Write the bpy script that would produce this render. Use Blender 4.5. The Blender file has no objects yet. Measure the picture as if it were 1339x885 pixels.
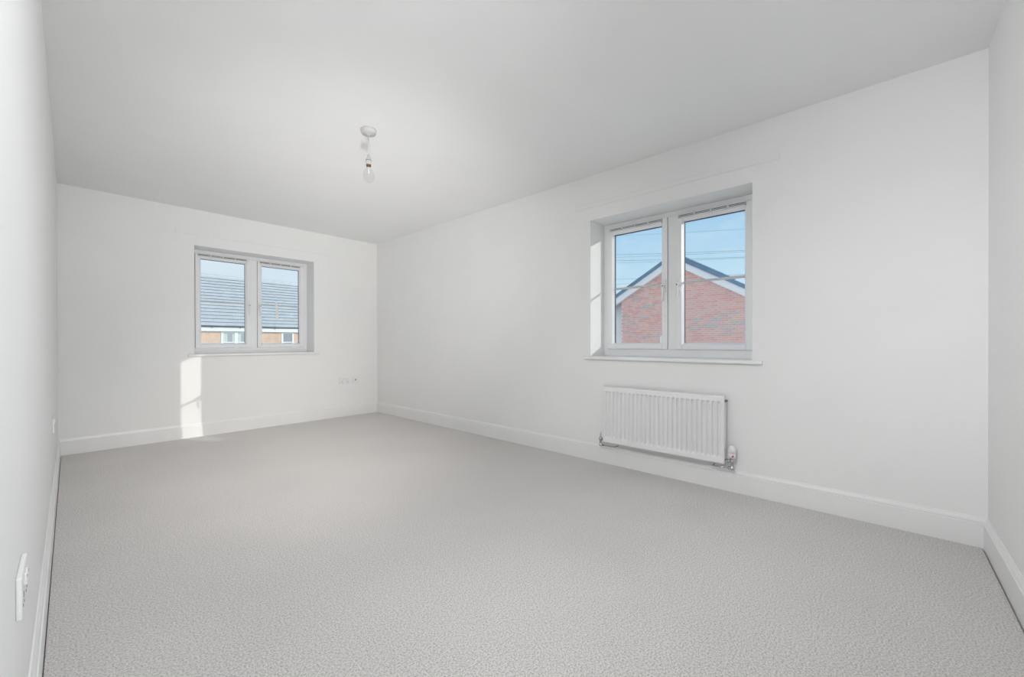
import bpy, bmesh, math, random
from mathutils import Vector, Matrix

SC = bpy.context.scene
COL = SC.collection
random.seed(7)

# ------------------------------------------------------------------ room
XL, XR, YF, YN, HC = -0.075, 2.958, 5.371, -0.382, 2.40   # inner wall faces, ceiling
WT = 0.30                                                 # wall thickness
GZ = -2.75                                                # street level (the room is upstairs)

# ------------------------------------------------------------------ camera
yaw, pitch, roll = 0.8353563, -0.0030104, -0.0016688
F = Vector((math.sin(yaw) * math.cos(pitch), math.cos(yaw) * math.cos(pitch), math.sin(pitch)))
R0 = Vector((math.cos(yaw), -math.sin(yaw), 0))
U0 = R0.cross(F)
R = R0 * math.cos(roll) + U0 * math.sin(roll)
U = -R0 * math.sin(roll) + U0 * math.cos(roll)
CAM = Vector((0, 0, 0.995))
cd = bpy.data.cameras.new('camera')
cam = bpy.data.objects.new('camera', cd)
COL.objects.link(cam)
cam.matrix_world = Matrix(((R.x, U.x, -F.x, CAM.x), (R.y, U.y, -F.y, CAM.y), (R.z, U.z, -F.z, CAM.z), (0, 0, 0, 1)))
cd.sensor_width = 36
cd.lens = 527.42 / 1339 * 36
cd.shift_x = -5.37 / 1339
cd.shift_y = 6.34 / 1339
cd.clip_start = 0.01
cd.clip_end = 500
SC.camera = cam

# ------------------------------------------------------------------ exposure
SC.view_settings.view_transform = 'Standard'
SC.view_settings.look = 'None'
SC.view_settings.exposure = 0.10
SC.view_settings.gamma = 1.0
SC.view_settings.use_curve_mapping = False
SC.cycles.use_adaptive_sampling = False

# ------------------------------------------------------------------ sky: clear winter blue, paler at the horizon, thin cloud
world = bpy.data.worlds.new('sky')
SC.world = world
world.use_nodes = True
nt = world.node_tree
nt.nodes.clear()
N = nt.nodes.new
tc = N('ShaderNodeTexCoord'); sep = N('ShaderNodeSeparateXYZ')
nt.links.new(tc.outputs['Generated'], sep.inputs[0])
rmp = N('ShaderNodeValToRGB')
els = rmp.color_ramp.elements
els[0].position = 0.0; els[0].color = (0.74, 0.87, 0.95, 1)
els[1].position = 1.0; els[1].color = (0.40, 0.60, 0.84, 1)
for pos, c in ((0.08, (0.63, 0.81, 0.94, 1)), (0.17, (0.50, 0.74, 0.91, 1)), (0.28, (0.36, 0.62, 0.86, 1)), (0.5, (0.40, 0.63, 0.86, 1))):
    e = els.new(pos); e.color = c
nt.links.new(sep.outputs['Z'], rmp.inputs[0])
mp = N('ShaderNodeMapping'); mp.inputs['Scale'].default_value = (3.0, 3.0, 11.0)
nt.links.new(tc.outputs['Generated'], mp.inputs[0])
nz = N('ShaderNodeTexNoise'); nz.inputs['Scale'].default_value = 2.2; nz.inputs['Detail'].default_value = 7; nz.inputs['Roughness'].default_value = 0.6
nt.links.new(mp.outputs[0], nz.inputs['Vector'])
cr = N('ShaderNodeValToRGB')
cr.color_ramp.elements[0].position = 0.52; cr.color_ramp.elements[0].color = (0, 0, 0, 1)
cr.color_ramp.elements[1].position = 0.80; cr.color_ramp.elements[1].color = (0.55, 0.55, 0.55, 1)
nt.links.new(nz.outputs['Fac'], cr.inputs[0])
mx = N('ShaderNodeMixRGB'); mx.inputs[2].default_value = (0.80, 0.88, 0.94, 1)
nt.links.new(cr.outputs[0], mx.inputs[0]); nt.links.new(rmp.outputs[0], mx.inputs[1])
# paler, hazier sky towards the north-west half
vm = N('ShaderNodeVectorMath'); vm.operation = 'DOT_PRODUCT'; vm.inputs[1].default_value = (-0.80, 0.60, 0.0)
nt.links.new(tc.outputs['Generated'], vm.inputs[0])
hz = N('ShaderNodeMapRange'); hz.interpolation_type = 'SMOOTHSTEP'
hz.inputs['From Min'].default_value = -0.45; hz.inputs['From Max'].default_value = 0.85
hz.inputs['To Min'].default_value = 0.0; hz.inputs['To Max'].default_value = 0.85
nt.links.new(vm.outputs['Value'], hz.inputs['Value'])
mh = N('ShaderNodeMixRGB'); mh.inputs[2].default_value = (0.80, 0.86, 0.91, 1)
nt.links.new(hz.outputs[0], mh.inputs[0]); nt.links.new(mx.outputs[0], mh.inputs[1])
bg = N('ShaderNodeBackground'); bg.inputs['Strength'].default_value = 1.0
nt.links.new(mh.outputs[0], bg.inputs[0])
wo = N('ShaderNodeOutputWorld'); nt.links.new(bg.outputs[0], wo.inputs[0])

# ------------------------------------------------------------------ low winter sun (through the right-hand window onto the far wall)
sd = bpy.data.lights.new('sun', 'SUN')
sd.energy = 1.8
sd.angle = math.radians(0.28)
sd.color = (1.0, 0.955, 0.88)
so = bpy.data.objects.new('sun', sd); COL.objects.link(so)
so.rotation_euler = Vector((-1.0, 1.885, -0.46)).to_track_quat('-Z', 'Y').to_euler()
so.location = (10, -18, 8)

# ------------------------------------------------------------------ fill lamps added out of view around the camera
def area_lamp(name, loc, direction, sx, sy, watts, color=(1, 1, 1), spread=180):
    l = bpy.data.lights.new(name, 'AREA')
    l.shape = 'RECTANGLE'; l.size = sx; l.size_y = sy; l.energy = watts * 1.05; l.color = color; l.spread = math.radians(spread)
    o = bpy.data.objects.new(name, l); COL.objects.link(o)
    o.location = loc
    o.rotation_euler = Vector(direction).to_track_quat('-Z', 'Y').to_euler()
    return o
# (lamps added unseen to brighten the room, aimed at the ceiling, the far wall, the floor, the near wall, the left wall)
area_lamp('ceiling_fill', (0.50, 0.50, 0.10), (0.55, 1.0, 0.75), 0.5, 0.5, 4.6, (1.0, 0.99, 0.975), 100)
area_lamp('far_ceiling_fill', (0.50, 0.50, 0.15), (0.40, 1.0, 0.56), 0.5, 0.5, 8.0, (1.0, 0.985, 0.96), 60)
area_lamp('wide_ceiling_fill', (0.35, 0.30, 0.15), (0.4, 1.0, 1.2), 0.6, 0.6, 1.2, (1.0, 0.99, 0.98), 130)
area_lamp('far_floor_fill', (0.55, -0.25, 2.20), (0.20, 1.0, -0.50), 0.9, 0.4, 4.4, (1.0, 0.96, 0.91), 40)
area_lamp('near_floor_fill', (0.30, 0.25, 2.30), (0.16, 1.0, -0.68), 0.6, 0.6, 15.0, (0.98, 0.99, 1.0), 130)
area_lamp('right_floor_fill', (0.05, 0.45, 2.00), (2.15, -0.1, -1.9), 0.6, 0.6, 4.6, (0.98, 0.99, 1.0), 80)
area_lamp('near_wall_fill', (-0.04, 0.55, 1.50), (1.0, -0.52, 0.06), 0.6, 1.2, 5.6, (0.97, 0.99, 1.0), 70)
area_lamp('left_wall_fill', (1.40, -0.33, 1.30), (-0.6, 1.0, -0.05), 0.5, 1.0, 5.6, (0.92, 0.97, 1.0), 100)

# ------------------------------------------------------------------ materials
def mat(name, color, rough=0.6, metal=0.0, spec=0.5):
    m = bpy.data.materials.new(name); m.use_nodes = True
    b = m.node_tree.nodes['Principled BSDF']
    b.inputs['Base Color'].default_value = (*color, 1)
    b.inputs['Roughness'].default_value = rough
    b.inputs['Metallic'].default_value = metal
    b.inputs['Specular IOR Level'].default_value = spec
    return m

def grain(m, scale, dist, strength, detail=3, tint=0.0, base=None):
    """fine relief (and, with tint, a little mottling) from object-space noise"""
    t = m.node_tree; b = t.nodes['Principled BSDF']
    c = t.nodes.new('ShaderNodeTexCoord')
    n = t.nodes.new('ShaderNodeTexNoise'); n.inputs['Scale'].default_value = scale; n.inputs['Detail'].default_value = detail
    t.links.new(c.outputs['Object'], n.inputs['Vector'])
    if strength:
        bp = t.nodes.new('ShaderNodeBump'); bp.inputs['Strength'].default_value = strength; bp.inputs['Distance'].default_value = dist
        t.links.new(n.outputs['Fac'], bp.inputs['Height']); t.links.new(bp.outputs[0], b.inputs['Normal'])
    if tint:
        base = base or tuple(b.inputs['Base Color'].default_value)[:3]
        r = t.nodes.new('ShaderNodeValToRGB')
        r.color_ramp.elements[0].position = 0.3; r.color_ramp.elements[1].position = 0.7
        r.color_ramp.elements[0].color = (*[x * (1 - tint) for x in base], 1)
        r.color_ramp.elements[1].color = (*[min(1, x * (1 + tint)) for x in base], 1)
        t.links.new(n.outputs['Fac'], r.inputs[0]); t.links.new(r.outputs[0], b.inputs['Base Color'])
    return m

M = {}
M['wall'] = grain(mat('wall_paint', (0.90, 0.90, 0.893), 0.75, spec=0.25), 3, 0, 0, tint=0.008)
M['ceil'] = grain(mat('ceiling_paint', (0.913, 0.915, 0.913), 0.85, spec=0.2), 3, 0, 0, tint=0.008)
M['gloss'] = grain(mat('satin_woodwork_paint', (0.89, 0.89, 0.885), 0.34, spec=0.5), 6, 0, 0, tint=0.012)
M['upvc'] = grain(mat('white_upvc', (0.90, 0.905, 0.915), 0.28, spec=0.5), 4, 0, 0, tint=0.01)
M['enamel'] = grain(mat('radiator_enamel', (0.88, 0.88, 0.88), 0.35, spec=0.4), 4, 0, 0, tint=0.01)
M['plastic'] = grain(mat('white_plastic', (0.86, 0.86, 0.86), 0.32), 60, 0.0004, 0.03)
M['pendant'] = grain(mat('toned_down_white_plastic', (0.56, 0.555, 0.545), 0.5), 60, 0, 0, tint=0.01)  # white plastic toned down to grey, offsetting the low fill lamps
M['grey_plastic'] = grain(mat('pale_grey_plastic', (0.62, 0.63, 0.64), 0.4), 60, 0.0004, 0.03)
M['dark'] = grain(mat('dark_void', (0.03, 0.028, 0.03), 0.6), 60, 0.0004, 0.03)
M['brass'] = grain(mat('brown_brass', (0.22, 0.12, 0.07), 0.4, 0.7), 80, 0.0004, 0.05)
M['chrome'] = grain(mat('chrome', (0.58, 0.58, 0.60), 0.14, 1.0), 80, 0.0002, 0.03)
M['red'] = grain(mat('red_plastic', (0.52, 0.04, 0.09), 0.4), 80, 0.0002, 0.03)
M['spacer'] = grain(mat('dark_blue_spacer_bar', (0.06, 0.065, 0.12), 0.4), 80, 0.0002, 0.03)
M['bar'] = grain(mat('pale_grey_glazing_bar', (0.66, 0.67, 0.68), 0.35), 80, 0.0002, 0.03)
M['paper'] = grain(mat('white_paper', (0.88, 0.88, 0.87), 0.6), 200, 0.0002, 0.05)
M['underlay'] = grain(mat('grey_underlay', (0.30, 0.285, 0.27), 0.9), 90, 0, 0, tint=0.2)
M['ground'] = grain(mat('pale_paving', (0.76, 0.73, 0.69), 0.9), 1.3, 0, 0, tint=0.12)
M['outer'] = grain(mat('pale_outer_render', (0.72, 0.68, 0.62), 0.9), 30, 0.01, 0.2, tint=0.05)
M['render'] = grain(mat('pale_grey_render', (0.86, 0.85, 0.83), 0.9), 2, 0, 0, tint=0.03)
M['barge'] = grain(mat('white_bargeboard', (0.92, 0.92, 0.93), 0.5), 3, 0, 0, tint=0.02)
M['slate'] = grain(mat('dark_blue_slate', (0.12, 0.23, 0.36), 0.6), 3, 0, 0, tint=0.15)
M['tile'] = grain(mat('smooth_grey_roof_tile', (0.68, 0.69, 0.69), 0.6), 2.3, 0, 0, tint=0.07)
M['tile_dark'] = grain(mat('tile_edge_shade_and_deck', (0.24, 0.26, 0.28), 0.8), 4, 0, 0, tint=0.10)  # darkened front edges stand in for shadow under each tile course; also the deck
M['fascia'] = grain(mat('white_fascia', (0.94, 0.94, 0.93), 0.4), 3, 0, 0, tint=0.01)
M['gutter'] = grain(mat('grey_gutter', (0.16, 0.17, 0.19), 0.5), 20, 0.001, 0.05)
M['mortar'] = grain(mat('pale_mortar', (0.95, 0.86, 0.82), 0.95), 7, 0, 0, tint=0.05)
M['mortar_buff'] = grain(mat('buff_mortar', (0.94, 0.84, 0.74), 0.95), 7, 0, 0, tint=0.05)
BRICKS = [grain(mat('brick_' + n, c, 0.9), 6, 0, 0, tint=0.10) for n, c in (
    ('red', (0.82, 0.44, 0.40)), ('rose', (0.86, 0.52, 0.48)), ('salmon', (0.88, 0.54, 0.44)), ('dusty', (0.82, 0.56, 0.52)), ('burnt_grey', (0.62, 0.55, 0.53)))]
M['brick_orange'] = grain(mat('brick_orange', (0.82, 0.58, 0.44), 0.9), 3.1, 0, 0, tint=0.15)
M['net'] = grain(mat('grey_net_blind', (0.36, 0.36, 0.40), 0.7), 18, 0.002, 0.2, tint=0.06)
M['curtain'] = grain(mat('pale_curtain', (0.70, 0.76, 0.70), 0.9), 14, 0.004, 0.3, tint=0.05)
M['dim_glass'] = mat('window_glass_over_dim_room', (0.42, 0.47, 0.49), 0.08)
M['cable'] = grain(mat('weathered_cable', (0.24, 0.36, 0.42), 0.6), 5, 0, 0, tint=0.1)

def carpet_material():
    m = mat('twist_pile_carpet', (0.6, 0.57, 0.54), 0.98, spec=0.08)
    t = m.node_tree; b = t.nodes['Principled BSDF']; L = t.links.new
    c = t.nodes.new('ShaderNodeTexCoord')
    n1 = t.nodes.new('ShaderNodeTexNoise'); n1.inputs['Scale'].default_value = 400; n1.inputs['Detail'].default_value = 3; n1.inputs['Roughness'].default_value = 0.65
    n2 = t.nodes.new('ShaderNodeTexNoise'); n2.inputs['Scale'].default_value = 170; n2.inputs['Detail'].default_value = 4
    n3 = t.nodes.new('ShaderNodeTexNoise'); n3.inputs['Scale'].default_value = 1.6; n3.inputs['Detail'].default_value = 3
    for n in (n1, n2, n3): L(c.outputs['Object'], n.inputs['Vector'])
    r1 = t.nodes.new('ShaderNodeValToRGB')
    e = r1.color_ramp.elements
    e[0].position = 0.32; e[0].color = (0.34, 0.325, 0.315, 1)
    e[1].position = 0.66; e[1].color = (0.92, 0.89, 0.87, 1)
    k = e.new(0.43); k.color = (0.78, 0.75, 0.73, 1)
    L(n1.outputs['Fac'], r1.inputs[0])
    r2 = t.nodes.new('ShaderNodeValToRGB')
    e = r2.color_ramp.elements
    e[0].position = 0.34; e[0].color = (0.58, 0.575, 0.58, 1)
    e[1].position = 0.58; e[1].color = (1.0, 1.0, 1.0, 1)
    L(n2.outputs['Fac'], r2.inputs[0])
    r3 = t.nodes.new('ShaderNodeValToRGB')
    e = r3.color_ramp.elements
    e[0].position = 0.35; e[0].color = (0.95, 0.95, 0.95, 1)
    e[1].position = 0.65; e[1].color = (1.0, 1.0, 1.0, 1)
    L(n3.outputs['Fac'], r3.inputs[0])
    a = t.nodes.new('ShaderNodeMixRGB'); a.blend_type = 'MULTIPLY'; a.inputs[0].default_value = 1
    L(r1.outputs[0], a.inputs[1]); L(r2.outputs[0], a.inputs[2])
    a2 = t.nodes.new('ShaderNodeMixRGB'); a2.blend_type = 'MULTIPLY'; a2.inputs[0].default_value = 1
    L(a.outputs[0], a2.inputs[1]); L(r3.outputs[0], a2.inputs[2])
    L(a2.outputs[0], b.inputs['Base Color'])
    b.inputs['Sheen Weight'].default_value = 0.30; b.inputs['Sheen Roughness'].default_value = 0.45
    b.inputs['Sheen Tint'].default_value = (1.0, 0.97, 0.94, 1)
    bp = t.nodes.new('ShaderNodeBump'); bp.inputs['Strength'].default_value = 0.55; bp.inputs['Distance'].default_value = 0.006
    L(n1.outputs['Fac'], bp.inputs['Height']); L(bp.outputs[0], b.inputs['Normal'])
    return m
M['carpet'] = carpet_material()

def glass_material(name, ior, tint=(0.985, 0.99, 0.99)):
    m = bpy.data.materials.new(name); m.use_nodes = True
    t = m.node_tree; t.nodes.clear()
    o = t.nodes.new('ShaderNodeOutputMaterial'); mixn = t.nodes.new('ShaderNodeMixShader')
    # (the same reflectance entering and leaving a flat pane: no false total reflection at its back face)
    fr = t.nodes.new('ShaderNodeFresnel'); geo = t.nodes.new('ShaderNodeNewGeometry')
    mr = t.nodes.new('ShaderNodeMapRange'); mr.inputs['To Min'].default_value = ior; mr.inputs['To Max'].default_value = 1 / ior
    t.links.new(geo.outputs['Backfacing'], mr.inputs['Value']); t.links.new(mr.outputs[0], fr.inputs['IOR'])
    tr = t.nodes.new('ShaderNodeBsdfTransparent'); tr.inputs[0].default_value = (*tint, 1)
    gl = t.nodes.new('ShaderNodeBsdfGlossy'); gl.inputs['Roughness'].default_value = 0.02
    t.links.new(fr.outputs[0], mixn.inputs[0]); t.links.new(tr.outputs[0], mixn.inputs[1]); t.links.new(gl.outputs[0], mixn.inputs[2])
    t.links.new(mixn.outputs[0], o.inputs[0])
    return m
M['glass'] = glass_material('clear_window_glass', 1.40)
M['bulb_glass'] = glass_material('clear_bulb_glass', 1.25, (0.96, 0.96, 0.955))

# ------------------------------------------------------------------ mesh helpers
def box(bm, x0, x1, y0, y1, z0, z1, mi=0):
    v = [bm.verts.new((x, y, z)) for x in (x0, x1) for y in (y0, y1) for z in (z0, z1)]
    for f in ((0, 1, 3, 2), (4, 6, 7, 5), (0, 4, 5, 1), (2, 3, 7, 6), (0, 2, 6, 4), (1, 5, 7, 3)):
        bm.faces.new([v[i] for i in f]).material_index = mi

def prism(bm, poly, axis, a, b, mi=0):
    """extrude a 2D polygon along an axis; poly coords are the two other axes in order"""
    def P(q, t):
        return {'x': (t, q[0], q[1]), 'y': (q[0], t, q[1]), 'z': (q[0], q[1], t)}[axis]
    lo = [bm.verts.new(P(q, a)) for q in poly]; hi = [bm.verts.new(P(q, b)) for q in poly]
    n = len(poly)
    bm.faces.new(lo).material_index = mi
    bm.faces.new(hi[::-1]).material_index = mi
    for i in range(n):
        bm.faces.new((lo[i], hi[i], hi[(i + 1) % n], lo[(i + 1) % n])).material_index = mi

def lathe(bm, prof, seg=20, mi=0, origin=(0, 0, 0), axis='z', smooth=True):
    """prof: list of (radius, height); closes ends that reach r=0"""
    o = Vector(origin)
    def P(r, h, a):
        c, s = r * math.cos(a), r * math.sin(a)
        return o + Vector({'z': (c, s, h), 'y': (s, h, c), 'x': (h, c, s)}[axis])
    rings = []
    for r, h in prof:
        rings.append([bm.verts.new(P(max(r, 1e-5), h, 2 * math.pi * i / seg)) for i in range(seg)])
    for a, b in zip(rings, rings[1:]):
        for i in range(seg):
            f = bm.faces.new((a[i], a[(i + 1) % seg], b[(i + 1) % seg], b[i])); f.material_index = mi; f.smooth = smooth
    for ring in (rings[0], rings[-1]):
        f = bm.faces.new(ring); f.material_index = mi

def tube(bm, pts, r, seg=10, mi=0):
    pts = [Vector(p) for p in pts]; rings = []
    for i, p in enumerate(pts):
        d = (pts[min(i + 1, len(pts) - 1)] - pts[max(i - 1, 0)]).normalized()
        up = Vector((0, 0, 1)) if abs(d.z) < 0.9 else Vector((1, 0, 0))
        a = d.cross(up).normalized(); b = d.cross(a)
        rings.append([bm.verts.new(p + (a * math.cos(2 * math.pi * k / seg) + b * math.sin(2 * math.pi * k / seg)) * r) for k in range(seg)])
    for a, b in zip(rings, rings[1:]):
        for i in range(seg):
            f = bm.faces.new((a[i], a[(i + 1) % seg], b[(i + 1) % seg], b[i])); f.smooth = True; f.material_index = mi
    bm.faces.new(rings[0]).material_index = mi; bm.faces.new(rings[-1]).material_index = mi

def obj(name, bm, mats, parent=None, bevel=0.0, seg=2, map_=None, **props):
    if map_ is not None:
        for v in bm.verts: v.co = map_(v.co)
    bmesh.ops.recalc_face_normals(bm, faces=bm.faces[:])
    me = bpy.data.meshes.new(name); bm.to_mesh(me); bm.free()
    for m in (mats if isinstance(mats, (list, tuple)) else [mats]): me.materials.append(m)
    o = bpy.data.objects.new(name, me); COL.objects.link(o)
    if parent is not None: o.parent = parent
    if bevel:
        b = o.modifiers.new('edge', 'BEVEL'); b.width = bevel; b.segments = seg; b.limit_method = 'ANGLE'; b.angle_limit = math.radians(40)
        b.harden_normals = False
    for k, v in props.items(): o[k] = v
    return o

def empty(name, loc=(0, 0, 0), rz=0, **props):
    o = bpy.data.objects.new(name, None); COL.objects.link(o)
    o.location = loc; o.rotation_euler = (0, 0, rz); o.empty_display_size = 0.1
    for k, v in props.items(): o[k] = v
    return o

def new(): return bmesh.new()

# ------------------------------------------------------------------ room shell
W2 = (0.617, 1.827, 0.874, 2.024)      # window in the right wall: y0, y1, z0, z1
W1 = (0.880, 2.090, 0.874, 2.024)      # window in the far wall:   x0, x1, z0, z1
TOPZ, BOTZ = HC + 0.25, GZ

b = new()
X0, X1 = XR, XR + WT
box(b, X0, X1, YN - WT, W2[0], BOTZ, TOPZ)
box(b, X0, X1, W2[1], YF + WT, BOTZ, TOPZ)
box(b, X0, X1, W2[0], W2[1], BOTZ, W2[2] - 0.026)
box(b, X0, X1, W2[0], W2[1], W2[3], TOPZ)
obj('wall_right', b, M['wall'], kind='structure')
b = new()
Y0, Y1 = YF, YF + WT
box(b, XL - WT, W1[0], Y0, Y1, BOTZ, TOPZ)
box(b, W1[1], XR, Y0, Y1, BOTZ, TOPZ)
box(b, W1[0], W1[1], Y0, Y1, BOTZ, W1[2] - 0.026)
box(b, W1[0], W1[1], Y0, Y1, W1[3], TOPZ)
obj('wall_far', b, M['wall'], kind='structure')
b = new(); box(b, XL - WT, XL, YN - WT, YF, BOTZ, TOPZ); obj('wall_left', b, M['wall'], kind='structure')
b = new(); box(b, XL, XR, YN - WT, YN, BOTZ, TOPZ); obj('wall_near', b, M['wall'], kind='structure')
b = new(); box(b, XL, XR, YN, YF, HC, HC + 0.25); obj('ceiling', b, M['ceil'], kind='structure')
b = new(); box(b, XL, XR, YN, YF, -0.25, -0.012); obj('floor', b, M['underlay'], kind='structure')

# fitted carpet: a pile slab with rounded edges, a finger's gap from the skirting
b = new()
S = 0.015
box(b, XL + S + 0.0025, XR - S - 0.001, YN + S + 0.004, YF - S - 0.001, -0.012, 0.0)
obj('carpet', b, M['carpet'], bevel=0.003, label='pale beige-grey twist-pile fitted carpet covering the whole floor', category='carpet')

# skirting boards with a stepped, rounded top
SK = [(0, -0.012), (S, -0.012), (S, 0.112), (S - 0.005, 0.1135), (S - 0.005, 0.1175), (S - 0.003, 0.121), (S - 0.0055, 0.130), (S - 0.0095, 0.137), (0.004, 0.143), (0, 0.143)]
b = new(); prism(b, [(XR - u, v) for u, v in SK], 'y', YN, YF); obj('baseboard_right', b, M['gloss'], kind='structure')
b = new(); prism(b, [(YF - u, v) for u, v in SK], 'x', XL, XR); obj('baseboard_far', b, M['gloss'], kind='structure')
b = new(); prism(b, [(XL + u, v) for u, v in SK], 'y', YN, YF); obj('baseboard_left', b, M['gloss'], kind='structure')
b = new(); prism(b, [(YN + u, v) for u, v in SK], 'x', XL, XR); obj('baseboard_near', b, M['gloss'], kind='structure')

# plastered-over curtain battens above the windows
b = new(); box(b, XR - 0.006, XR + 0.001, 0.464, 1.975, 2.130, 2.168); obj('trim_1', b, M['wall'], bevel=0.003, kind='structure')
b = new(); box(b, 0.725, 2.257, YF - 0.006, YF + 0.001, 2.134, 2.170); obj('trim_2', b, M['wall'], bevel=0.003, kind='structure')

# ------------------------------------------------------------------ windows
# local frame: u along the wall (0..W), d outwards from the room face, z up
def window(name, W, H, z0, M4):
    mp_ = lambda c: M4 @ c
    root = empty(name, kind='structure')
    DF = 0.230                                       # front face of the frame
    JW, TW, BW = 0.041, 0.041, 0.060
    mc, mw = W / 2, 0.066
    b = new()
    box(b, 0, JW, DF, WT, z0, z0 + H); box(b, W - JW, W, DF, WT, z0, z0 + H)
    box(b, JW, W - JW, DF, WT, z0 + H - TW, z0 + H); box(b, JW, W - JW, DF, WT, z0, z0 + BW)
    box(b, mc - mw / 2, mc + mw / 2, DF, WT, z0 + BW, z0 + H - TW)
    obj('window_frame', b, M['upvc'], root, 0.003, map_=mp_)
    # sill board with a rounded nose and two horns
    b = new()
    prism(b, [(-0.030, z0 - 0.018), (-0.026, z0 - 0.024), (-0.018, z0 - 0.026), (0.0, z0 - 0.026), (0.0, z0), (-0.024, z0), (-0.029, z0 - 0.005)], 'x', -0.055, W + 0.06)
    box(b, 0.0, W, 0.0, DF + 0.01, z0 - 0.026, z0)
    obj('window_sill', b, M['gloss'], root, 0.002, map_=mp_)
    sz0, sz1 = z0 + BW + 0.0025, z0 + H - TW - 0.0025
    for k, (u0, u1) in enumerate(((JW + 0.0025, mc - mw / 2 - 0.0025), (mc + mw / 2 + 0.0025, W - JW - 0.0025))):
        st, f0, f1 = 0.042, 0.216, 0.285
        b = new()
        box(b, u0, u0 + st, f0, f1, sz0, sz1); box(b, u1 - st, u1, f0, f1, sz0, sz1)
        box(b, u0 + st, u1 - st, f0, f1, sz1 - st, sz1); box(b, u0 + st, u1 - st, f0, f1, sz0, sz0 + st - 0.004)
        sash = obj('sash', b, M['upvc'], root, 0.004, map_=mp_)
        g0, g1, h0, h1 = u0 + st, u1 - st, sz0 + st - 0.004, sz1 - st
        # glazing beads, sloped towards the glass
        b = new(); e = 0.011
        P = [(f0 + 0.004, 0), (0.243, e), (0.243, 0)]
        for (a0, a1) in ((g0, 1), (g1, -1)):
            prism(b, [(a0 + a1 * q[1], q[0]) for q in P], 'z', h0, h1)
        for (a0, a1) in ((h0, 1), (h1, -1)):
            prism(b, [(q[0], a0 + a1 * q[1]) for q in P], 'x', g0, g1)
        obj('glazing_bead', b, M['upvc'], sash, map_=mp_)
        # two panes with the spacer and the glazing bar between them
        b = new(); box(b, g0 - 0.004, g1 + 0.004, 0.244, 0.248, h0 - 0.004, h1 + 0.004)
        obj('inner_pane', b, M['glass'], sash, map_=mp_)
        b = new(); box(b, g0 - 0.004, g1 + 0.004, 0.266, 0.270, h0 - 0.004, h1 + 0.004)
        obj('outer_pane', b, M['glass'], sash, map_=mp_)
        b = new(); w = 0.009
        box(b, g0, g0 + w + .003, 0.249, 0.265, h0, h1); box(b, g1 - w - .003, g1, 0.249, 0.265, h0, h1)
        box(b, g0, g1, 0.249, 0.265, h0, h0 + .006); box(b, g0, g1, 0.249, 0.265, h1 - w - .006, h1)
        obj('spacer', b, M['spacer'], sash, map_=mp_, label='dark blue spacer edge between the panes')
        b = new(); zb = (h0 + h1) / 2 + 0.002
        box(b, g0, g1, 0.250, 0.264, zb - 0.009, zb + 0.009)
        obj('glazing_bar', b, M['bar'], sash, 0.003, map_=mp_, label='slim pale grey bar inside the glazing')
        # trickle vent along the top rail: two rows of four dark slots
        b = new()
        va, vb, vz0, vz1 = u0 + 0.022, u1 - 0.040, sz1 - 0.0265, sz1 - 0.0015
        box(b, va, vb, f0 - 0.003, f0 + 0.004, vz0, vz1, 1)
        for q0, q1 in ((vz0, vz0 + 0.0052), (vz0 + 0.0106, vz0 + 0.0138), (vz1 - 0.0052, vz1)):
            box(b, va, vb, f0 - 0.009, f0 + 0.001, q0, q1)
        for i in range(5):
            c = va + (vb - va) * i / 4
            box(b, max(va, c - 0.005), min(vb, c + 0.005), f0 - 0.009, f0 + 0.001, vz0, vz1)
        obj('trickle_vent', b, [M['upvc'], M['dark']], sash, map_=mp_, label='white vent strip with dark slots')
        # espagnolette handle on the stile beside the mullion
        hu = u1 - st / 2 if k == 0 else u0 + st / 2
        hz = z0 + 0.56
        b = new()
        box(b, hu - 0.013, hu + 0.013, f0 - 0.010, f0 + 0.001, hz - 0.045, hz + 0.055)
        lathe(b, [(0.0, 0.0), (0.011, 0.0), (0.010, 0.026), (0.0, 0.027)], 14, 0, (hu, f0 - 0.036, hz), 'y')
        prism(b, [(hu - 0.011, hz + 0.018), (hu + 0.011, hz + 0.018), (hu + 0.009, hz - 0.045), (hu + 0.007, hz - 0.112), (hu - 0.007, hz - 0.112), (hu - 0.009, hz - 0.045)], 'y', f0 - 0.046, f0 - 0.032)
        lathe(b, [(0.0, 0.0), (0.005, 0.0), (0.005, 0.003), (0.0, 0.003)], 10, 1, (hu, f0 - 0.048, hz + 0.002), 'y')
        obj('window_handle', b, [M['plastic'], M['dark']], sash, 0.003, map_=mp_)
    return root

# far wall: u = x, d = +y ; right wall: u runs from the far jamb towards the camera, d = +x
window('window_1', W1[1] - W1[0], W1[3] - W1[2], W1[2], Matrix(((1, 0, 0, W1[0]), (0, 1, 0, YF), (0, 0, 1, 0), (0, 0, 0, 1))))
window('window_2', W2[1] - W2[0], W2[3] - W2[2], W2[2], Matrix(((0, 1, 0, XR), (-1, 0, 0, W2[1]), (0, 0, 1, 0), (0, 0, 0, 1))))

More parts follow.
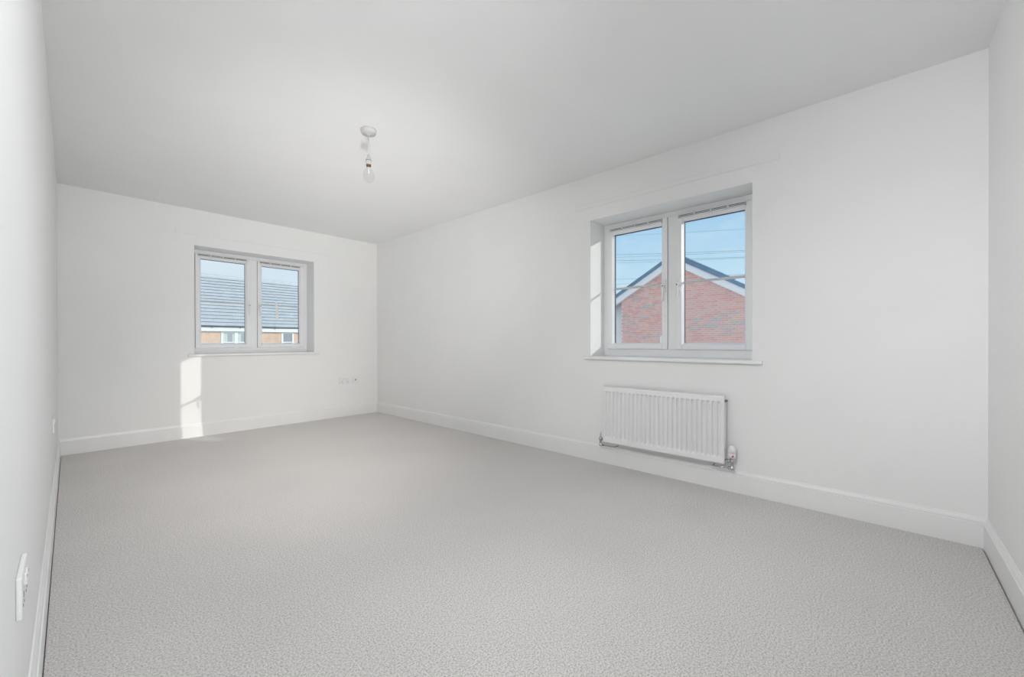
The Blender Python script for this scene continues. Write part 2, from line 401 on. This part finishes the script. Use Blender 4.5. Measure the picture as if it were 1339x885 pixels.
# ------------------------------------------------------------------ radiator under the right-hand window
RY0, RY1, RZ0, RZ1 = 0.762, 1.658, 0.192, 0.636
rad = empty('radiator', (XR, (RY0 + RY1) / 2, 0), label='white fluted panel radiator on the wall under the right-hand window', category='radiator')
def rl(c): return Vector((c.x - XR, c.y - (RY0 + RY1) / 2, c.z))
b = new()
FX, BX, DP = XR - 0.090, XR - 0.040, 0.016
ys, dep = [RY0, RY0 + 0.006], [0.004, 0.0]
n = 26; pit = (RY1 - RY0 - 0.030) / n
for i in range(n):
    s0 = RY0 + 0.015 + i * pit
    for t, d in ((0.12, 0), (0.34, 1), (0.66, 1), (0.88, 0)):
        ys.append(s0 + t * pit); dep.append(d * DP)
ys += [RY1 - 0.006, RY1]; dep += [0.0, 0.004]
zs = [(RZ0, 0.0, 0.004), (RZ0 + 0.006, 0.0, 0.0), (RZ0 + 0.036, 0.0, 0.0), (RZ0 + 0.050, 1.0, 0.0), (RZ1 - 0.046, 1.0, 0.0), (RZ1 - 0.034, 0.0, 0.0), (RZ1 - 0.006, 0.0, 0.0), (RZ1, 0.0, 0.005)]
grid = [[b.verts.new((FX + max(off, d * k if j not in (0, len(ys) - 1) else d), y, z)) for j, (y, d) in enumerate(zip(ys, dep))] for z, k, off in zs]
for r0, r1 in zip(grid, grid[1:]):
    for i in range(len(ys) - 1):
        b.faces.new((r0[i], r0[i + 1], r1[i + 1], r1[i]))
# back face and rim
bk = [[b.verts.new((BX, y, z)) for y in (RY0, RY1)] for z in (RZ0, RZ1)]
b.faces.new((bk[0][0], bk[0][1], bk[1][1], bk[1][0]))
b.faces.new([*grid[0], bk[0][1], bk[0][0]]); b.faces.new([*grid[-1], bk[1][1], bk[1][0]])
b.faces.new([*[g[0] for g in grid], bk[1][0], bk[0][0]]); b.faces.new([*[g[-1] for g in grid], bk[1][1], bk[0][1]])
obj('fluted_panel', b, M['enamel'], rad, map_=rl)
for yy in (RY0 + 0.15, RY1 - 0.15):
    b = new(); box(b, BX, XR, yy - 0.02, yy + 0.02, RZ0 + 0.04, RZ1 - 0.04)
    obj('wall_bracket', b, M['enamel'], rad, map_=rl)
b = new()
lathe(b, [(0, 0), (0.009, 0), (0.009, -0.008), (0.006, -0.009), (0.006, -0.016), (0, -0.017)], 12, 0, (XR - 0.064, RY0, RZ1 - 0.03), 'y')
obj('air_vent', b, M['gutter'], rad, map_=rl, label='small dark bleed plug')
# lockshield valve, far end
vx = XR - 0.062
b = new()
vy = RY1 + 0.036
lathe(b, [(0, .152), (.010, .152), (.0125, .158), (.0125, .166), (.009, .170), (.009, .192), (.012, .194), (.012, .206), (.0155, .208), (.0155, .217), (.009, .219), (.006, .226), (0, .227)], 16, 0, (vx, vy, 0))
tube(b, [(vx, vy, .205), (vx, RY1 - 0.004, .205)], 0.008)
lathe(b, [(0, 0), (.012, 0), (.012, .012), (0, .012)], 6, 0, (vx, RY1 + 0.004, .205), 'y', False)
tube(b, [(vx, vy, .160), (vx, vy - .020, .160)], .010)
tube(b, [(vx, vy - .015, .160), (vx, vy - .10, .158), (vx + .012, vy - .122, .158), (XR - .001, vy - .125, .158)], 0.0045)
obj('lockshield_valve', b, M['chrome'], rad, map_=rl, label='small chrome valve at the far end')
b = new(); lathe(b, [(0, .226), (.0055, .226), (.004, .262), (0, .263)], 12, 0, (vx, vy, 0))
obj('valve_spindle', b, M['grey_plastic'], rad, map_=rl)
# thermostatic valve, near end
b = new(); vy = RY0 - 0.042
lathe(b, [(0, .158), (.010, .158), (.014, .164), (.014, .176), (.010, .180), (.010, .204), (.013, .206), (.013, .222), (.010, .226), (.015, .228), (.015, .240), (0, .241)], 18, 0, (vx, vy, 0))
tube(b, [(vx, vy, .214), (vx, RY0 + 0.004, .214)], 0.008)
lathe(b, [(0, 0), (.013, 0), (.013, -.014), (0, -.014)], 6, 0, (vx, RY0 - 0.006, .214), 'y', False)
tube(b, [(vx, vy, .168), (vx, vy + .022, .168)], .011)
tube(b, [(vx, vy + .015, .168), (vx, vy + .10, .164), (vx + .012, vy + .122, .162), (XR - .001, vy + .125, .162)], 0.0045)
trv = obj('thermostatic_valve', b, M['chrome'], rad, map_=rl, label='chrome valve body at the near end')
b = new()
lathe(b, [(0, .240), (.021, .240), (.0235, .244), (.0235, .262), (.022, .264), (.0215, .2655), (.0235, .268), (.021, .300), (.018, .314), (.012, .318), (0, .319)], 24, 0, (vx, vy, 0))
for a in range(12):
    c, s = math.cos(a * math.pi / 6), math.sin(a * math.pi / 6)
    tube(b, [(vx + c * .0232, vy + s * .0232, .270), (vx + c * .0208, vy + s * .0208, .300)], .0016, 6)
obj('thermostat_head', b, M['plastic'], trv, map_=rl, label='white thermostat head')
b = new()
d = Vector((-1, -0.42, 0)).normalized(); pr = Vector((-d.y, d.x, 0))
q = Vector((vx, vy, 0)) + d * .0215
v = [b.verts.new(q + pr * sx * .0055 + d * t + Vector((0, 0, z))) for t in (0, .0035) for sx, z in ((-1, .247), (1, .247), (1, .2575), (-1, .2575))]
for f in ((0, 1, 2, 3), (4, 5, 6, 7), (0, 1, 5, 4), (1, 2, 6, 5), (2, 3, 7, 6), (3, 0, 4, 7)): b.faces.new([v[i] for i in f])
obj('red_marker', b, M['red'], trv, map_=rl, label='red square marker')

# ------------------------------------------------------------------ sockets: local u along the plate, v up, d out of the wall
def socket_plate(name, label, M4, u_len, kind, group=None):
    root = empty(name, label=label, category='socket')
    root.matrix_world = M4
    if group: root['group'] = group
    h = 0.086
    b = new(); box(b, 0, u_len, 0, 0.009, 0, h)
    obj('face_plate', b, M['plastic'], root, 0.0035, 3)
    if kind == 'double':
        for c in (0.036, 0.110):
            b = new()
            box(b, c - .0022, c + .0022, .0088, .0094, .058 - .026, .066 - .022)
            box(b, c - .0145, c - .0085, .0088, .0094, .018, .0225); box(b, c + .0085, c + .0145, .0088, .0094, .018, .0225)
            obj('pin_slots', b, M['dark'], root)
        for c in (0.058, 0.088):
            b = new(); box(b, c - .006, c + .006, .0085, .0125, .050, .072)
            r = obj('rocker_switch', b, M['plastic'], root, 0.0015)
            b = new(); box(b, c - .0045, c + .0045, .0120, .0130, .0655, .0690); obj('red_mark', b, M['red'], r, label='red switch marking')
        for c in (0.013, 0.133):
            b = new(); lathe(b, [(0, .0088), (.0035, .0088), (.0035, .0096), (0, .0096)], 10, 0, (c, 0, 0), 'z')
            for vv in b.verts: vv.co = Vector((vv.co.x, vv.co.z, vv.co.y + h / 2))
            obj('screw_cap', b, M['plastic'], root)
    else:
        b = new(); lathe(b, [(0, .0086), (.0105, .0086), (.0105, .0102), (.008, .0102), (.0078, .0092), (0, .0092)], 18, 0, (u_len / 2, 0, 0), 'z')
        for vv in b.verts: vv.co = Vector((vv.co.x, vv.co.z, vv.co.y + .050))
        obj('aerial_collar', b, M['grey_plastic'], root)
        b = new(); lathe(b, [(0, .0090), (.0075, .0090), (.0075, .0098), (0, .0098)], 14, 0, (u_len / 2, 0, 0), 'z')
        for vv in b.verts: vv.co = Vector((vv.co.x, vv.co.z, vv.co.y + .050))
        obj('aerial_hole', b, M['dark'], root, label='dark round hole')
    return root
def on_far(x, z): return Matrix(((1, 0, 0, x), (0, -1, 0, YF), (0, 0, 1, z), (0, 0, 0, 1)))
def on_left(y, z): return Matrix(((0, 1, 0, XL), (1, 0, 0, y), (0, 0, 1, z), (0, 0, 0, 1)))
socket_plate('double_socket', 'white double power socket low on the far wall right of the window', on_far(2.409, 0.432), 0.146, 'double', 'white wall sockets')
socket_plate('aerial_socket', 'white single aerial socket with a dark hole, between the double socket and the corner', on_far(2.588, 0.432), 0.086, 'aerial')
socket_plate('double_socket', 'white double power socket with red switch marks on the left wall nearest the camera', on_left(1.272, 0.440), 0.146, 'double', 'white wall sockets')
socket_plate('double_socket', 'faint white double power socket on the left wall beside the far corner', on_left(3.700, 0.450), 0.146, 'double', 'white wall sockets')

# ------------------------------------------------------------------ pendant lamp
PX, PY = 1.329, 2.516
pen = empty('pendant_lamp', (PX, PY, HC), label='white ceiling pendant with thin cord and bare clear bulb', category='lamp')
def pl(bm, prof, nm, m, parent=pen, seg=28, **k):
    lathe(bm, [(r, z - HC) for r, z in prof], seg); return obj(nm, bm, m, parent, **k)
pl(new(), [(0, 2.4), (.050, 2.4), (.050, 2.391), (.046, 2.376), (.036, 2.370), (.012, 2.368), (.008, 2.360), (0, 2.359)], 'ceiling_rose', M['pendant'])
b = new(); tube(b, [(0, 0, 2.362 - HC), (0, 0, 2.225 - HC)], .0032); obj('cord', b, M['grey_plastic'], pen)
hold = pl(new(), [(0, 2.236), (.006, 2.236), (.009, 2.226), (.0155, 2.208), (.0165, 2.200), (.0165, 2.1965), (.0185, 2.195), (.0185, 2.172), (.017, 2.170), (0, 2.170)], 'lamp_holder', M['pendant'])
pl(new(), [(.0172, 2.1985), (.0190, 2.1985), (.0190, 2.1955), (.0172, 2.1955)], 'dark_joint', M['gutter'], hold, label='dark joint ring')
bulb = pl(new(), [(.011, 2.166), (.014, 2.156), (.020, 2.143), (.029, 2.122), (.0345, 2.100), (.0335, 2.082), (.027, 2.066), (.015, 2.056), (0, 2.053)], 'bulb', M['bulb_glass'], label='clear glass bulb')
pl(new(), [(0, 2.172), (.0155, 2.172), (.0155, 2.160), (.012, 2.157), (0, 2.157)], 'bulb_cap', M['brass'], bulb, label='brown metal cap')
pl(new(), [(0, 2.158), (.006, 2.158), (.004, 2.130), (.006, 2.112), (0, 2.110)], 'filament_stem', M['paper'], bulb, seg=10)

# strip of white paper still stuck on the glass of the far window
b = new()
v = [b.verts.new((x, YF + y, z)) for y in (.2432, .2438) for x, z in ((1.717, 1.499), (1.745, 1.501), (1.760, 1.281), (1.733, 1.280))]
for f in ((0, 1, 2, 3), (4, 5, 6, 7), (0, 1, 5, 4), (1, 2, 6, 5), (2, 3, 7, 6), (3, 0, 4, 7)): b.faces.new([v[i] for i in f])
obj('paper_strip', b, M['paper'], label='narrow white paper strip stuck on the right pane of the far window', category='sticker')

# ------------------------------------------------------------------ outside
b = new(); box(b, -60, 90, -60, 90, GZ - 0.3, GZ); obj('ground', b, M['ground'], kind='structure')

# brick house with a gable, seen through the right-hand window
GX = 15.10
house = empty('gable_house', (GX, 5.71, GZ), label='red brick house with a white-edged gable seen through the right-hand window', category='house')
def hl(c): return Vector((c.x - GX, c.y - 5.71, c.z - GZ))
RS = 0.577
def roof_under(y): return 4.02 - RS * abs(y - 5.71)       # underside line of the verge
b = new()
prism(b, [(2.20, GZ), (7.85, GZ), (7.85, roof_under(7.85)), (5.71, roof_under(5.71)), (2.20, roof_under(2.20))], 'x', GX + 0.012, GX + 8)
obj('gable_wall', b, M['mortar'], house, map_=hl)
b = new(); prism(b, [(7.85, GZ), (9.6, GZ), (9.6, roof_under(9.3)), (9.3, roof_under(9.3)), (7.85, roof_under(7.85))], 'x', GX + 0.35, GX + 7.5)
obj('side_wall', b, M['render'], house, map_=hl, label='pale grey rendered side wall')
for s, nm in ((1, 'left'), (-1, 'right')):
    y1 = 5.71 + s * 3.95
    b = new(); prism(b, [(5.71, 4.12), (y1, 4.12 - RS * 3.95), (y1, 3.86 - RS * 3.95), (5.71, 3.86)], 'x', GX - 0.16, GX - 0.13)
    obj('bargeboard', b, M['barge'], house, map_=hl, label='white bargeboard')
    b = new(); prism(b, [(5.71, 3.90), (y1, 3.90 - RS * 3.95), (y1, 3.87 - RS * 3.95), (5.71, 3.87)], 'x', GX - 0.13, GX + 0.02)
    obj('soffit', b, M['barge'], house, map_=hl)
    b = new(); prism(b, [(5.71, 4.255), (y1 + s * .1, 4.255 - RS * 4.05), (y1 + s * .1, 4.115 - RS * 4.05), (5.71, 4.115)], 'x', GX - 0.20, GX + 8.1)
    obj('roof_slope', b, M['slate'], house, map_=hl, label='dark blue-grey slate roof edge')
b = new()
for k in range(18): box(b, GX - 0.21 + k * .46, GX - 0.21 + k * .46 + .45, 5.60, 5.82, 4.22, 4.29)
obj('ridge_tiles', b, M['slate'], house, 0.02, map_=hl, kind='stuff')
b = new(); box(b, GX - 0.07, GX + 0.02, 5.95, 6.235, 0.72, 1.20)
prism(b, [(5.95, 1.19), (6.235, 1.19), (6.20, 1.225), (5.99, 1.225)], 'x', GX - 0.07, GX + 0.02)
obj('meter_box', b, M['fascia'], house, 0.008, map_=hl, label='small white wall box')

DARK = [(3.58, 4.22, 1.943), (4.71, 5.12, 1.785), (3.79, 4.44, 1.788), (4.15, 4.55, 1.703), (4.8, 5.01, 1.704), (4.25, 4.88, 1.622), (3.58, 3.76, 1.619), (3.47, 3.64, 1.693), (3.91, 5.23, 1.561), (4.91, 5.12, 1.47), (4.25, 4.66, 1.477), (3.79, 3.98, 1.469), (4.8, 5.23, 1.399), (3.79, 3.98, 1.315), (3.47, 3.64, 1.548), (7.2, 7.38, 2.822), (7.17, 7.24, 2.741), (7.44, 7.82, 2.374), (6.64, 6.79, 2.436), (6.71, 6.91, 2.365), (7.27, 7.46, 1.691), (7.61, 7.82, 1.461), (7.71, 7.83, 1.398), (6.39, 6.79, 1.245), (7.38, 7.57, 1.845), (6.84, 6.99, 1.995), (7.49, 7.74, 2.066)]
# window openings of window_2 as seen from the room, to know which bricks are seen largest
GLASS = [(1.296, 1.729), (0.700, 1.128)]
def seen(y, z):
    k = (XR + 0.25) / GX
    wy, wz = y * k, CAM.z + (z - CAM.z) * k
    return 0.976 < wz < 1.933 and any(a < wy < c for a, c in GLASS)
ROW, LEN, JT = 0.075, 0.225, 0.013
cand = []
for r in range(0, 54):
    z = -0.02 + r * ROW
    for c in range(-1, 27):
        ya = 2.20 + c * LEN + (LEN / 2 if r % 2 else 0); yb = ya + LEN - JT
        ya, yb = max(ya, 2.20), min(yb, 7.85)
        if yb - ya < 0.05: continue
        top = roof_under(yb if yb > 5.71 else ya) if not (ya < 5.71 < yb) else roof_under(yb)
        if z + 0.064 > min(roof_under(ya), roof_under(yb)): continue
        zc, yc = z + 0.032, (ya + yb) / 2
        dark = any(a - 0.06 < yc < c_ + 0.06 and abs(zc - zz) < 0.036 for a, c_, zz in DARK)
        cand.append((not seen(yc, zc), yc ** 2 + GX ** 2 + (zc - 1) ** 2, ya, yb, z, dark))
cand.sort()
proto = {}
rest = new()
made = 0
for hid, dd, ya, yb, z, dark in cand:
    mi = 4 if dark else random.choices((0, 1, 2, 3), (4, 4, 2, 3))[0]
    dx = random.uniform(0, 0.004)
    if made < 300 and not hid:
        key = (mi, round(yb - ya, 2))
        if key not in proto:
            b = new(); L_ = yb - ya
            box(b, 0, 0.03, 0, L_, 0, 0.064)
            o = obj('brick', b, BRICKS[mi], house); proto[key] = o
        else:
            o = proto[key].copy(); COL.objects.link(o); o.parent = house
        o.location = hl(Vector((GX - dx, ya, z)))
        if dark: o['label'] = 'burnt grey brick'
        made += 1
    else:
        box(rest, GX - dx, GX + 0.03, ya, yb, z, z + 0.064, mi)
obj('brickwork', rest, BRICKS, house, map_=hl, kind='stuff')

# terraced house opposite, seen through the far window
TY = 23.20
ter = empty('terraced_house', (6, TY, GZ), label='long orange brick house with grey tiled roof seen through the far window', category='house')
def tl(c): return Vector((c.x - 6, c.y - TY, c.z - GZ))
TX0, TX1 = -1.0, 15.0
b = new(); box(b, TX0, TX1, TY + 0.012, TY + 6.3, GZ, 1.75); obj('front_wall', b, M['mortar_buff'], ter, map_=tl)
WINS = [(4.79, 1.22, 2), (7.39, 0.60, 1)]
b = new()
for r in range(24):
    z = -0.29 + r * ROW
    for c in range(0, 33):
        xa = 2.6 + c * LEN + (LEN / 2 if r % 2 else 0); xb = xa + LEN - JT
        dx = random.uniform(0, 0.004)
        spans = [(xa, xb)]
        if 0.36 < z < 1.50:
            for w0, ww, _ in WINS:
                spans = [q for p_, q_ in spans for q in ((p_, min(q_, w0)), (max(p_, w0 + ww), q_)) if q[1] - q[0] > 0.015]
        for p_, q_ in spans: box(b, p_, q_, TY - dx, TY + 0.03, z, z + 0.063)
obj('brickwork', b, M['brick_orange'], ter, map_=tl, kind='stuff')
for w0, ww, nc in WINS:
    b = new(); f = 0.085; z0, z1 = 0.40, 1.52
    box(b, w0, w0 + f, TY - 0.03, TY + 0.03, z0, z1); box(b, w0 + ww - f, w0 + ww, TY - 0.03, TY + 0.03, z0, z1)
    box(b, w0 + f, w0 + ww - f, TY - 0.03, TY + 0.03, z1 - 0.06, z1); box(b, w0 + f, w0 + ww - f, TY - 0.03, TY + 0.03, z0, z0 + 0.07)
    box(b, w0 + f, w0 + ww - f, TY - 0.025, TY + 0.03, 0.985, 1.035)
    if nc == 2: box(b, w0 + ww / 2 - 0.07, w0 + ww / 2 + 0.07, TY - 0.03, TY + 0.03, z0 + 0.07, z1 - 0.06)
    fr = obj('window_frame', b, M['fascia'], ter, 0.006, map_=tl)
    b = new(); box(b, w0 + f - .01, w0 + ww - f + .01, TY + 0.0, TY + 0.006, z0 + .05, z1 - .04)
    obj('pane', b, M['dim_glass'] if nc == 2 else M['net'], fr, map_=tl)
    if nc == 2:
        for c0, c1 in ((w0 + f, w0 + f + .17), (w0 + ww / 2 - .16, w0 + ww / 2 - .06), (w0 + ww / 2 + .07, w0 + ww / 2 + .20), (w0 + ww - f - .15, w0 + ww - f)):
            b = new(); k = 6
            prism(b, [(c0 + (c1 - c0) * i / k, TY - 0.004 - 0.010 * (i % 2)) for i in range(k + 1)] + [(c1, TY - .001), (c0, TY - .001)], 'z', 1.035, z1 - .10)
            obj('curtain', b, M['curtain'], fr, map_=tl)
b = new(); box(b, TX0, TX1, TY - 0.28, TY - 0.25, 1.53, 1.705); obj('fascia', b, M['fascia'], ter, map_=tl, label='white fascia board')
b = new(); box(b, TX0, TX1, TY - 0.25, TY + 0.02, 1.54, 1.57); obj('soffit', b, M['fascia'], ter, map_=tl)
# roof: deck plus sixteen overlapping courses of tiles
p0 = Vector((0, TY - 0.36, 1.765)); p1 = Vector((0, TY + 3.08, 4.52))
sl = (p1 - p0); ln = sl.length; sl.normalize(); nm_ = Vector((0, -sl.z, sl.y))
b = new(); q0, q1 = p0 - nm_ * .05, p1 - nm_ * .05
prism(b, [(q0.y, q0.z), (q1.y, q1.z), (2 * q1.y - q0.y, q0.z)], 'x', TX0, TX1); obj('roof_deck', b, M['tile_dark'], ter, map_=tl)
NR = 16; g = ln / NR
for r in range(NR):
    b = new()
    tw = 0.332
    k0 = 0.5 * tw if r % 2 else 0
    x = TX0 - k0
    while x < TX1:
        a0, a1 = x + .003, x + tw - .003
        lift = random.uniform(0, .006)
        s0, s1 = r * g - .01, (r + 1) * g + .02
        A = p0 + sl * s0 + nm_ * (.046 + lift); B = p0 + sl * s0 + nm_ * (.006 + lift); C_ = p0 + sl * s1 + nm_ * .0; D = p0 + sl * s1 + nm_ * (.012)
        prism(b, [(A.y, A.z), (B.y, B.z), (C_.y, C_.z), (D.y, D.z)], 'x', a0, a1)
        b.faces.ensure_lookup_table(); b.faces[-4].material_index = 1  # lower edge face painted dark as the course's shadow line
        x += tw
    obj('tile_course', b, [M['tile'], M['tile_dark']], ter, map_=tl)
first = None
x = TX0
while x < TX1:
    if first is None:
        b = new()
        prism(b, [(-.13, -.11), (-.10, .01), (-.03, .055), (.03, .055), (.10, .01), (.13, -.11)], 'x', 0, .425)
        prism(b, [(-.145, -.11), (-.11, .02), (-.03, .075), (.03, .075), (.11, .02), (.145, -.11)], 'x', .395, .44)
        first = obj('ridge_tile', b, M['tile'], ter); o = first
    else:
        o = first.copy(); COL.objects.link(o); o.parent = ter
    o.location = tl(Vector((x, p1.y + .03, p1.z + .04)))
    x += .45
b = new(); lathe(b, [(.0, 0), (.034, 0), (.034, 16), (0, 16)], 12, 0, (TX0, TY - 0.325, 1.742), 'x'); obj('gutter', b, M['gutter'], ter, map_=tl, label='dark grey gutter line')
b = new()
for xx in (2.9, 4.4, 5.5, 7.0, 8.4): box(b, xx - .02, xx + .02, TY - .365, TY - .275, 1.68, 1.75)
obj('gutter_brackets', b, M['gutter'], ter, map_=tl, kind='stuff')

# overhead lines far beyond the gable house
CB = [('topmost faint overhead cable crossing the sky through the right-hand window', 16.88, .128, .016),
      ('upper cable of the higher close pair of overhead cables', 13.94, .113, .026),
      ('lower cable of the higher close pair of overhead cables', 13.66, .100, .020),
      ('upper cable of the lower close pair of overhead cables', 13.02, .108, .026),
      ('lower cable of the lower close pair of overhead cables', 12.80, .095, .018),
      ('overhead cable just above the gable slope in the left pane', 10.42, .068, .020),
      ('lowest overhead cable meeting the gable slope in the left pane', 10.02, .028, .018)]
for lb, zc, slp, rr in CB:
    b = new()
    tube(b, [(60, y, zc + slp * (y - 21.15) + .0006 * (y - 21) ** 2) for y in range(-30, 76, 7)], rr, 6)
    o = obj('overhead_cable', b, M['cable'], label=lb, category='cable', group='overhead cables behind the gable')
